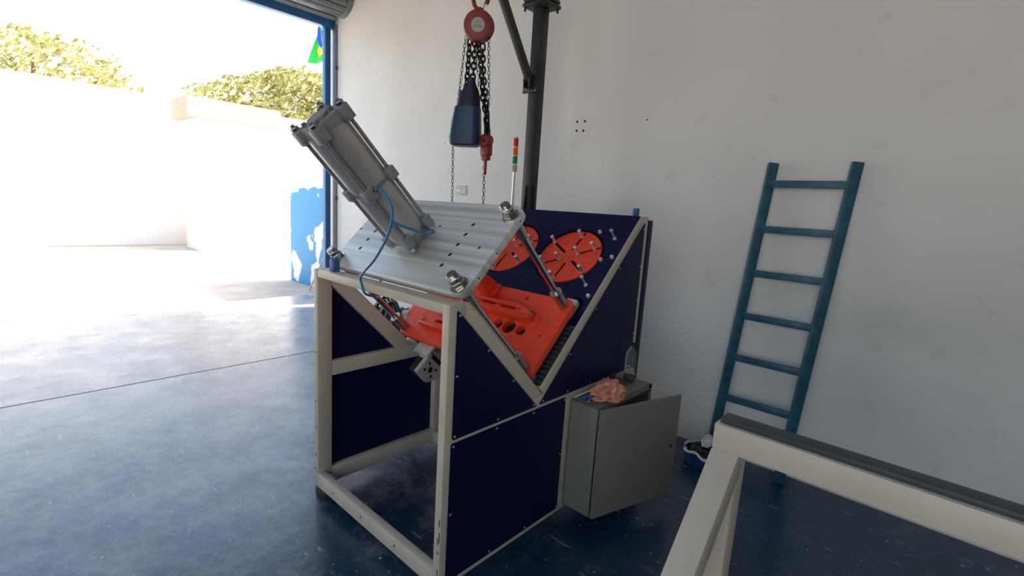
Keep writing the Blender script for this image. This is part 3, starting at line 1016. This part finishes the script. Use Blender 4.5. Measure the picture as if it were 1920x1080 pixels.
# ================================================================== signal tower on the rear post
st = thing('signal_tower', (0.03, 1.445, 1.62), 'slim signal tower with red, amber and green lamps on a steel pole', 'signal light')
x, y = 0.03, 1.445
MB().cyl((x, y, 1.6205), (x, y, 1.875), 0.009, n=16).build('pole', 'chrome', st)
MB().cyl((x, y, 1.6205), (x, y, 1.632), 0.020, n=20).build('pole_base', 'nut', st)
MB().cyl((x, y, 1.872), (x, y, 1.920), 0.0185, n=24).build('lamp_base', 'label', st)
for z0, z1, mm in ((1.926, 1.978, 'lens_green'), (1.984, 2.038, 'lens_amber'), (2.044, 2.096, 'lens_red')):
    b = MB()
    b.lathe([(0.018, z0)] + [(0.018 if i % 2 else 0.0172, z0 + (z1 - z0) * (i + 1) / 10) for i in range(9)] + [(0.018, z1)], 24, (x, y, 0))
    ln_ = b.build('lamp', mm, st)
    MB().cyl((x, y, z0 - 0.006), (x, y, z0), 0.0188, n=24).build('lamp_ring', 'white', ln_)
MB().cyl((x, y, 2.096), (x, y, 2.106), 0.0178, 0.015, n=24).build('top_cap', 'label', st)

# ================================================================== jib crane behind the machine
jx0, jx1, jy0, jy1 = -0.200, -0.112, 1.800, 1.888
jc = thing('jib_crane', (-0.156, 1.844, 0), 'black steel jib crane post with a slanted brace by the white wall', 'crane')
MB().box(jx0, jx1, jy0, jy1, 0.02, 3.10, 0.006).build('post', 'column', jc)
MB().box(-0.36, 0.05, 1.66, 2.03, 0.0, 0.02, 0.003).build('base_plate', 'column', jc)
cxm, cym = (jx0 + jx1) / 2, (jy0 + jy1) / 2
for d in ((1, 0), (-1, 0), (0, 1), (0, -1)):
    b = MB()
    if d[0]:
        e = jx1 if d[0] > 0 else jx0
        b.prism([(e, 0.02), (e, 1.80), (e + d[0] * .008, 1.80), (e + d[0] * .15, 0.02)], cym - .006, cym + .006, 'y')
    else:
        e = jy1 if d[1] > 0 else jy0
        b.prism([(e, 0.02), (e, 1.80), (e + d[1] * .008, 1.80), (e + d[1] * .13, 0.02)], cxm - .006, cxm + .006, 'x')
    b.build('stiffener', 'column', jc)
fb_ = MB().box(-0.262, -0.050, 1.745, 1.945, 3.10, 3.122, 0.003)
flange = fb_.build('pivot_flange', 'column', jc)
MB().cyl((cxm, cym, 3.122), (cxm, cym, 3.34), 0.05, n=28).build('pivot', 'column', jc)
MB().box(-0.256, -0.056, 1.75, 1.94, 3.135, 3.155, 0.003).build('pivot_flange', 'column', jc)
for bx_, by_ in ((-0.245, 1.762), (-0.067, 1.762), (-0.067, 1.925), (-0.245, 1.925)):
    MB().cyl((bx_, by_, 3.072), (bx_, by_, 3.17), 0.009, n=10).build('flange_bolt', 'column', flange)
MB().box(-0.200, -0.112, 0.75, 1.93, 3.34, 3.46, 0.005).build('jib_arm', 'column', jc)
p0, p1 = Vector((-0.170, 1.785, 2.56)), Vector((-0.160, 1.20, 3.36))
d = (p1 - p0)
mt = Matrix.Translation((p0 + p1) / 2) @ d.to_track_quat('Z', 'X').to_matrix().to_4x4()
MB().box(-0.024, 0.024, -0.024, 0.024, -d.length / 2, d.length / 2, 0.003, mt).build('brace', 'column', jc)
bk = MB()
bk.box(-0.245, -0.100, 1.786, 1.799, 2.49, 2.60, 0.003)
bk.box(-0.202, -0.190, 1.74, 1.79, 2.52, 2.62, 0.002)
bk.box(-0.150, -0.138, 1.74, 1.79, 2.52, 2.62, 0.002)
bo = bk.build('brace_bracket', 'column', jc)
for bx_, bz_ in ((-0.235, 2.50), (-0.112, 2.50), (-0.235, 2.585), (-0.172, 2.515)):
    MB().cyl((bx_, 1.776, bz_), (bx_, 1.79, bz_), 0.007, n=8).build('bracket_bolt', 'steel', bo)

# ================================================================== chain hoist on the jib
HX, HY, HZ = -0.139, 1.20, 2.785
ho = thing('chain_hoist', (HX, HY, HZ), 'red round chain hoist with black load chains hanging from the jib', 'hoist')
ax = Vector((0.62, -0.76, -0.12)).normalized()          # the flat cover turns towards the photographer
HM = Matrix.Translation((HX, HY, HZ)) @ ax.to_track_quat('Z', 'Y').to_matrix().to_4x4() @ Matrix.Scale(0.79, 4)
hb = MB().lathe([(0.05, -0.075), (0.105, -0.070), (0.118, -0.055), (0.122, -0.02), (0.122, 0.045), (0.116, 0.058), (0.10, 0.064), (0.0, 0.066)][:-1], 48)
body = hb.build('body', 'hoist_red', ho, HM)
MB().lathe([(0.110, 0.0), (0.128, 0.004), (0.128, 0.014), (0.110, 0.018)], 48).build('body_rim', 'hoist_red', body, HM @ Matrix.Translation((0, 0, -0.03)))
plate_l = MB().cyl((0, 0, 0.064), (0, 0, 0.067), 0.056, n=40).build('rating_plate', 'label', body, HM)
tm = text_mesh('3 TON', 0.026)
link('lettering', tm, 'ink', body, HM @ Matrix.Translation((0, -0.014, 0.0672)))
tm2 = text_mesh('CHAIN HOIST', 0.010)
link('lettering', tm2, 'ink', body, HM @ Matrix.Translation((0, 0.018, 0.0672)))
# top hook
hk = MB()
ctr = Vector((HX + 0.004, HY, HZ + 0.165))
ax_r = Vector((0.74, 0.67, 0))
arc = [Vector((HX, HY, HZ + 0.09)), ctr + ax_r * -0.035 + Vector((0, 0, -0.045))]
for k in range(11):
    a = math.radians(205 - k * 24)
    arc.append(ctr + ax_r * (0.048 * math.cos(a)) + Vector((0, 0, 0.048 * math.sin(a))))
hk.tube(bez(arc, 4), 0.014, 12)
hk.build('top_hook', 'hoist_red', ho)
MB().tube(bez([ctr + ax_r * .02 + Vector((0, 0, -.065)), ctr + ax_r * .034, ctr + ax_r * .045 + Vector((0, 0, .02))], 4), 0.004, 8).build('hook_latch', 'steel', ho)
MB().cyl((HX, HY, HZ + .08), (HX, HY, HZ + .112), 0.02, n=16).build('hook_swivel', 'hoist_red', ho)
sh = MB()
shk = [Vector((HX + 0.004, HY, 3.335)), Vector((HX + .03, HY, 3.2)), Vector((HX + .02, HY, HZ + .20)), Vector((HX - .01, HY, HZ + .202)), Vector((HX - .03, HY, 3.2)), Vector((HX, HY, 3.335))]
sh.tube(bez(shk, 5), 0.010, 8)
sh.build('sling_link', 'chain', ho)

def link_ring(length, width, r, n=5, seg=7):
    pts = []
    h = length / 2 - width / 2
    for k in range(n + 1):
        a = PI * k / n
        pts.append(Vector((width / 2 * math.cos(a), 0, h + width / 2 * math.sin(a))))
    for k in range(n + 1):
        a = PI + PI * k / n
        pts.append(Vector((width / 2 * math.cos(a), 0, -h + width / 2 * math.sin(a))))
    b = MB()
    b.tube(pts, r, seg, closed=True)
    return b
ll_me = link_ring(0.049, 0.029, 0.0062).mesh('chain_link'); ll_me.materials.append(M['chain'])
def sample(path, step):
    P = bez(path, 12)
    out = []
    acc = 0.0
    nxt = 0.0
    for a, b in zip(P, P[1:]):
        L_ = (b - a).length
        while nxt <= acc + L_:
            t = (nxt - acc) / L_
            out.append((a + (b - a) * t, (b - a).normalized()))
            nxt += step
        acc += L_
    return out
def orient(p, d, k, base=0.6):
    q = (-d).to_track_quat('Z', 'X').to_matrix().to_4x4()
    return Matrix.Translation(p) @ q @ Matrix.Rotation(base + (PI / 2 if k % 2 else 0), 4, 'Z')
def load_chain(path, base=0.6):
    for k, (p, d) in enumerate(sample(path, 0.0358)):
        link('chain_link', ll_me, None, ho, orient(p, d, k, base), recentre=False)
yl = HY
load_chain([(-0.222, yl, 2.70), (-0.230, yl, 2.51), (-0.244, yl, 2.36)], 0.3)
load_chain([(-0.180, yl + .01, 2.69), (-0.184, yl + .01, 2.50), (-0.198, yl + .01, 2.39)], 0.8)
load_chain([(-0.140, yl, 2.68), (-0.097, yl, 2.514), (-0.066, yl, 2.33), (-0.050, yl + .02, 2.22), (-0.036, yl + .02, 2.09)], 0.2)
load_chain([(-0.072, yl - .02, 2.640), (-0.061, yl - .02, 2.509), (-0.026, yl - .02, 2.33), (-0.008, yl - .01, 2.2), (0.000, yl, 2.08)], 0.7)
def hand_chain(path):
    base = link_ring(0.030, 0.0150, 0.0022, 3, 5)
    me0 = base.mesh('tmp')
    bm = bmesh.new()
    for k, (p, d) in enumerate(sample(path, 0.0255)):
        t = bmesh.new(); t.from_mesh(me0)
        bmesh.ops.transform(t, verts=t.verts, matrix=orient(p, d, k, 0.5))
        tmp = bpy.data.meshes.new('t'); t.to_mesh(tmp); t.free()
        bm.from_mesh(tmp); bpy.data.meshes.remove(tmp)
    me = bpy.data.meshes.new('hand_chain'); bm.to_mesh(me); bm.free(); bpy.data.meshes.remove(me0)
    for p in me.polygons: p.use_smooth = True
    tag(link('hand_chain', me, 'chain', ho), kind='stuff')
hand_chain([(x_ - .030, yl + .03, z_) for x_, z_ in ((-0.255, 2.80), (-0.270, 2.72), (-0.296, 2.513), (-0.322, 2.314), (-0.352, 2.13), (-0.354, 2.02), (-0.340, 1.648), (-0.33, 0.9))])
hand_chain([(x_ - .040, yl + .04, z_) for x_, z_ in ((-0.036, 2.80), (-0.039, 2.675), (-0.022, 2.46), (-0.012, 2.287), (-0.025, 1.93), (-0.015, 1.653), (-0.02, 0.9))])
hand_chain([(-0.165, yl + .02, 2.70), (-0.165, yl + .02, 2.55), (-0.135, yl + .02, 2.48), (-0.138, yl + .02, 2.41)])
# lower hook block
lb = MB()
lb.cyl((-0.016, yl - .025, 2.055), (-0.016, yl + .03, 2.055), 0.038, n=28)
lb.box(-0.054, 0.022, yl - .02, yl + .028, 1.955, 2.055, 0.008)
blk = lb.build('hook_block', 'hoist_red', ho)
MB().cyl((0.012, yl - .045, 2.045), (0.012, yl - .02, 2.045), 0.030, n=24).build('block_cheek', 'hoist_red', blk)
MB().cyl((0.012, yl - .052, 2.045), (0.012, yl - .044, 2.045), 0.010, n=12).build('block_pin', 'chain', blk)
MB().box(-0.044, 0.014, yl - .016, yl + .022, 1.925, 1.957, 0.006).build('block_foot', 'hoist_red', blk)
hk = MB()
vd = Vector((-0.73, 0.68, 0))
hk.tube(bez([Vector((-0.012, yl, z_)) + vd * o_ for o_, z_ in ((0, 1.93), (0, 1.88), (.006, 1.855), (.03, 1.84), (.055, 1.855), (.06, 1.885))], 5), 0.010, 10)
hk.build('lower_hook', 'hoist_red', ho)

# blue plastic chain bucket hung under the hoist
bu = thing('chain_bucket', (-0.145, 1.16, 2.02), 'blue plastic chain bucket with a dark navy upper half under the hoist', 'bucket')
# rounded box loft, turned to face the camera side
yawb = Matrix.Rotation(0.55, 4, 'Z')
def loft(rows, n=28, expo=4.0):
    b = MB()
    rings = []
    for (cx_, z, hw, hd) in rows:
        ring = []
        for j in range(n):
            a = 2 * PI * j / n
            c, s_ = math.cos(a), math.sin(a)
            u = math.copysign(abs(c) ** (2 / expo), c) * hw * 0.88
            v = math.copysign(abs(s_) ** (2 / expo), s_) * hd
            pv = yawb @ Vector((u, v, 0))
            ring.append(b.bm.verts.new((cx_ + pv.x, 1.135 + pv.y, z)))
        rings.append(ring)
    for A, B in zip(rings, rings[1:]):
        for j in range(n):
            b.bm.faces.new((A[j], A[(j + 1) % n], B[(j + 1) % n], B[j]))
    b.bm.faces.new(rings[0]); b.bm.faces.new(rings[-1])
    return b
loft([(-0.152, 2.012, 0.090, 0.060), (-0.153, 2.022, 0.112, 0.074), (-0.152, 2.06, 0.118, 0.078), (-0.147, 2.15, 0.109, 0.074), (-0.138, 2.262, 0.094, 0.068)]).build('bucket_body', 'bucket', bu)
loft([(-0.136, 2.258, 0.090, 0.065), (-0.128, 2.33, 0.078, 0.056), (-0.119, 2.375, 0.058, 0.042), (-0.110, 2.41, 0.028, 0.022), (-0.108, 2.44, 0.020, 0.016), (-0.108, 2.447, 0.012, 0.010)], expo=2.6).build('bucket_neck', 'bucket_dark', bu)
MB().tube(bez([(-0.206, 1.11, 2.27), (-0.205, 1.115, 2.345), (-0.190, 1.12, 2.375)], 4), 0.008, 8).build('bucket_strap', 'bucket', bu)

# ================================================================== electrical cabinet
ec = thing('electrical_cabinet', (1.15, 1.125, 0.09), 'grey steel electrical cabinet with its door ajar on the machine side', 'cabinet')
X0, X1, Y0, Y1, Z0, Z1 = W + 0.0045, 1.228, 0.842, 1.415, 0.09, 0.677
b = MB()
tck = 0.004
b.box(X0, X0 + tck, Y0, Y1, Z0, Z1)
b.box(X0, X1, Y0, Y0 + tck, Z0, Z1, 0.0015)
b.box(X0, X1, Y1 - tck, Y1, Z0, Z1, 0.0015)
b.box(X0, X1, Y0, Y1, Z0, Z0 + tck, 0.0015)
b.box(X0, X1, Y0, Y1, Z1 - tck, Z1, 0.0015)
b.box(X1 - .003, X1, Y0, Y1, Z1 - .03, Z1)
b.box(X1 - .003, X1, Y0, Y1, Z0, Z0 + .03)
b.box(X1 - .003, X1, Y1 - .03, Y1, Z0, Z1)
b.build('body', 'cab', ec)
MB().box(X1 - .006, X1 + .003, Y0 + .012, Y1 - .012, Z1 - .042, Z1 - .033, 0.001).build('door_seal', 'bluelamp', ec)
MB().box(X0 + .02, X0 + .024, Y0 + .04, Y1 - .04, Z0 + .04, Z1 - .04).build('mounting_plate', 'bluelamp', ec)
for k in range(4):
    MB().box(X0 + .024, X0 + .10, Y0 + .10 + k * .1, Y0 + .17 + k * .1, 0.40, 0.52, 0.003).build('contactor', 'bluelamp', ec)
ang = math.atan2(1.405 - 1.234, 1.386 - 0.842)
DM = Matrix.Translation((1.232, 0.842, 0)) @ Matrix.Rotation(-ang, 4, 'Z')
db = MB().box(0.0, 0.018, 0.002, 0.572, Z0 + .002, Z1 - .002, 0.003)
cd = db.build('door', 'cab', ec, DM)
MB().cyl((0.017, 0.532, 0.385), (0.021, 0.532, 0.385), 0.011, n=20).build('lock', 'bluelamp', cd, DM)
for z in (0.16, 0.60):
    MB().cyl((0.002, 0.0, z - .025), (0.002, 0.0, z + .025), 0.006, n=10).build('hinge', 'nut', cd, DM)

# things lying on the cabinet
def crumple(name, material, c, sc, label, cat, seed, amp=0.28, sub=5):
    rnd = random.Random(seed)
    from mathutils import noise as mn
    bm = bmesh.new()
    bmesh.ops.create_icosphere(bm, subdivisions=sub, radius=1.0)
    off = Vector((rnd.uniform(0, 50), rnd.uniform(0, 50), rnd.uniform(0, 50)))
    for v in bm.verts:
        n_ = v.co.normalized()
        f = 1 + amp * (1 - 2.2 * abs(mn.noise(n_ * 2.2 + off))) + 0.5 * amp * (0.5 - abs(mn.noise(n_ * 5.5 + off))) + 0.2 * amp * mn.noise(n_ * 13 + off)
        v.co = n_ * f
        v.co = Vector((v.co.x * sc[0], v.co.y * sc[1], max(v.co.z, -0.75) * sc[2]))
    zm = min(v.co.z for v in bm.verts)
    for v in bm.verts:
        v.co += Vector((c[0], c[1], c[2] - zm))
    me = bpy.data.meshes.new(name)
    bm.to_mesh(me); bm.free()
    for p in me.polygons: p.use_smooth = True
    o = link(name, me, material)
    return tag(o, label, cat) if label else o
crumple('cleaning_rag', 'rag', (1.178, 1.012, Z1), (0.046, 0.066, 0.040), 'crumpled peach cloth rag lying on the grey cabinet', 'rag', 3, amp=0.75)
bc = MB()
bc.ball((1.108, 0.893, Z1 + .011), 0.011, (1.3, 1.1, 1), 16).ball((1.138, 0.921, Z1 + .012), 0.012, (1.2, 1.1, 1), 16)
bc.tube(bez([(1.105, 0.89, Z1 + .010), (1.122, 0.910, Z1 + .014), (1.142, 0.922, Z1 + .012)], 5), 0.006, 10)
bco = bc.build('blue_plastic_clip', 'bluecap'); tag(bco, 'small bright blue plastic clip lying on the grey cabinet', 'clip')
rg_ = MB()
ring = [Vector((1.137 + .014 * math.cos(2 * PI * k / 20), 0.897 + .014 * math.sin(2 * PI * k / 20), Z1 + .0028)) for k in range(20)]
rg_.tube(ring, 0.0025, 8, closed=True)
tag(rg_.build('washer_ring', 'nut'), 'small metal ring beside the blue clip on the cabinet', 'ring')
# bottle
bt = thing('plastic_bottle', (1.112, 1.352, Z1), 'clear plastic bottle with a dark rest of liquid on the grey cabinet', 'bottle')
x, y = 1.112, 1.352
prof = [(0.004, 0.0), (0.028, 0.001), (0.032, 0.008)]
for k in range(7):
    prof += [(0.032, 0.02 + k * .017), (0.0305, 0.028 + k * .017)]
prof += [(0.032, 0.145), (0.026, 0.172), (0.015, 0.192), (0.0125, 0.200), (0.0125, 0.206)]
MB().lathe(prof, 28, (x, y, Z1 + .0005)).build('bottle_body', 'pet', bt)
MB().lathe([(0.004, 0.002), (0.026, 0.003), (0.0295, 0.009), (0.0295, 0.030), (0.004, 0.031)], 24, (x, y, Z1 + .0005)).build('dark_liquid', 'bluelamp', bt)
MB().lathe([(0.0145, 0.204), (0.0145, 0.222), (0.012, 0.224)], 20, (x, y, Z1 + .0005)).build('bottle_cap', 'bluelamp', bt)
sd = MB().box(1.095, 1.125, 1.150, 1.178, Z1, Z1 + .085, 0.004).build('cable_duct', 'bluelamp')
tag(sd, 'short upright black cable duct on the grey cabinet behind the rag', 'cable duct')

# ================================================================== wall sign
sg = thing('exit_sign', (-1.48, WALL_Y, 1.72), 'small pale green arrow and running figure sign on the white wall', 'sign')
MB().box(-1.565, -1.395, WALL_Y - .004, WALL_Y - .0005, 1.715, 1.812, 0.001).build('sign_plate', 'sign', sg)
yy = WALL_Y - .0045
b = MB()
b.prism([(-1.555, 1.762), (-1.530, 1.785), (-1.530, 1.768), (-1.487, 1.768), (-1.487, 1.756), (-1.530, 1.756), (-1.530, 1.739)], yy - .001, yy + .001, 'y')
b.build('arrow_mark', 'white', sg)
b = MB()
b.box(-1.472, -1.467, yy - .001, yy + .001, 1.725, 1.802)
b.box(-1.410, -1.405, yy - .001, yy + .001, 1.725, 1.802)
b.box(-1.472, -1.405, yy - .001, yy + .001, 1.797, 1.802)
b.cyl((-1.436, yy - .001, 1.786), (-1.436, yy + .001, 1.786), 0.007, n=14)
b.prism([(-1.447, 1.777), (-1.430, 1.779), (-1.424, 1.760), (-1.432, 1.752), (-1.420, 1.735), (-1.426, 1.731), (-1.442, 1.748), (-1.455, 1.733), (-1.460, 1.738), (-1.447, 1.755)], yy - .001, yy + .001, 'y')
b.build('figure_mark', 'white', sg)

# ================================================================== neighbouring bare frame
tf = thing('bare_steel_frame', (2.4, 0.2, 0), 'bare cream steel frame standing in the near right foreground', 'frame')
TX0, TX1 = 1.942, 2.95
ws = 0.450
def tw(name, *b_):
    return MB().box(*b_, 0.004).build(name, 'frame', tf)
for x0 in (TX0, TX1):
    x1 = x0 + 0.08
    # sloping arm whose top face follows the V of the other machine
    MB().box(x0, x1, -0.16, 0.888, ws - 0.08, ws, 0.004, TILT).build('sloping_arm', 'frame', tf)
    tw('frame_post', x0 + .001, x1 - .001, 0.316, 0.396, 0.02, 0.944)
    tw('frame_post', x0 + .001, x1 - .001, -0.435, -0.36, 0.02, 0.27)
    tw('base_rail', x0 + .001, x1 - .001, -0.36, 0.316, 0.02, 0.10)
    tw('mid_rail', x0 + .012, x1 - .012, -0.02, 0.316, 0.44, 0.50)
    for yy_ in (0.356, -0.40):
        MB().box(x0 - .0, x1 + .0, yy_ - .04, yy_ + .04, 0.0, 0.02, 0.002).build('foot_plate', 'foot', tf)
tw('top_beam', TX0, TX1 + .08, 0.308, 0.396, 0.944, 1.024)
tw('cross_beam', TX0 + .08, TX1, 0.33, 0.39, 0.44, 0.50)
tw('base_beam', TX0 + .08, TX1, 0.33, 0.39, 0.02, 0.10)
MB().box(TX0 + .01, TX1 + .07, 0.325, 0.385, 1.024, 1.040, 0.002).build('rubber_strip', 'rubber', tf)

# ================================================================== ladder, bin by the wall
ld = thing('steel_ladder', (1.60, 2.0, 0), 'teal steel ladder leaning against the white wall', 'ladder')
def lean(x, z):
    return Vector((x + 0.059 * z, 2.185 + 0.045 * z, z))
def bar(name, a, b_, w, t, parent):
    d_ = b_ - a
    m_ = Matrix.Translation((a + b_) / 2) @ d_.to_track_quat('Z', 'X').to_matrix().to_4x4()
    return MB().box(-t, t, -w, w, -d_.length / 2, d_.length / 2, 0.003, m_).build(name, 'ladder', parent)
LX = 1.352
bar('rail', lean(LX, 0.0), lean(LX, 2.0), 0.014, 0.030, ld)
bar('rail', lean(LX + .44, 0.0), lean(LX + .44, 2.0), 0.014, 0.030, ld)
for k in range(7):
    z = 0.16 + k * 0.285
    bar('rung', lean(LX + .008, z), lean(LX + .435, z), 0.012, 0.022, ld)

bn = thing('scrap_bin', (1.350, 2.03, 0), 'low blue scrap bin filled with white plastic by the wall', 'bin')
b = MB()
b.lathe([(0.090, 0.0), (0.102, 0.01), (0.110, 0.06), (0.110, 0.10), (0.100, 0.10), (0.099, 0.06), (0.08, 0.02)], 36, (1.350, 2.03, 0.0005))
b.build('bin_shell', 'bin', bn)
ring_pts = []
b = MB()
for k in range(36):
    a = 2 * PI * k / 36
    rr = 0.110 + 0.010 * math.sin(5 * a)
    ring_pts.append(Vector((1.350 + rr * math.cos(a), 2.03 + rr * math.sin(a), 0.098 + 0.012 * math.sin(3 * a + 1) + 0.006 * math.sin(7 * a))))
b.tube(ring_pts, 0.0095, 8, closed=True)
b.build('bin_liner', 'sheet', bn)
crumple('plastic_scrap', 'bluelamp', (1.352, 2.03, 0.022), (0.055, 0.055, 0.058), 'dark plastic scrap heaped in the blue bin', 'scrap', 11, amp=0.5, sub=4)
crumple('crumpled_sheet', 'sheet', (1.378, 2.03, 0.146), (0.022, 0.045, 0.034), 'crumpled white plastic sheet on top of the scrap bin', 'plastic sheet', 5, amp=0.5, sub=4)
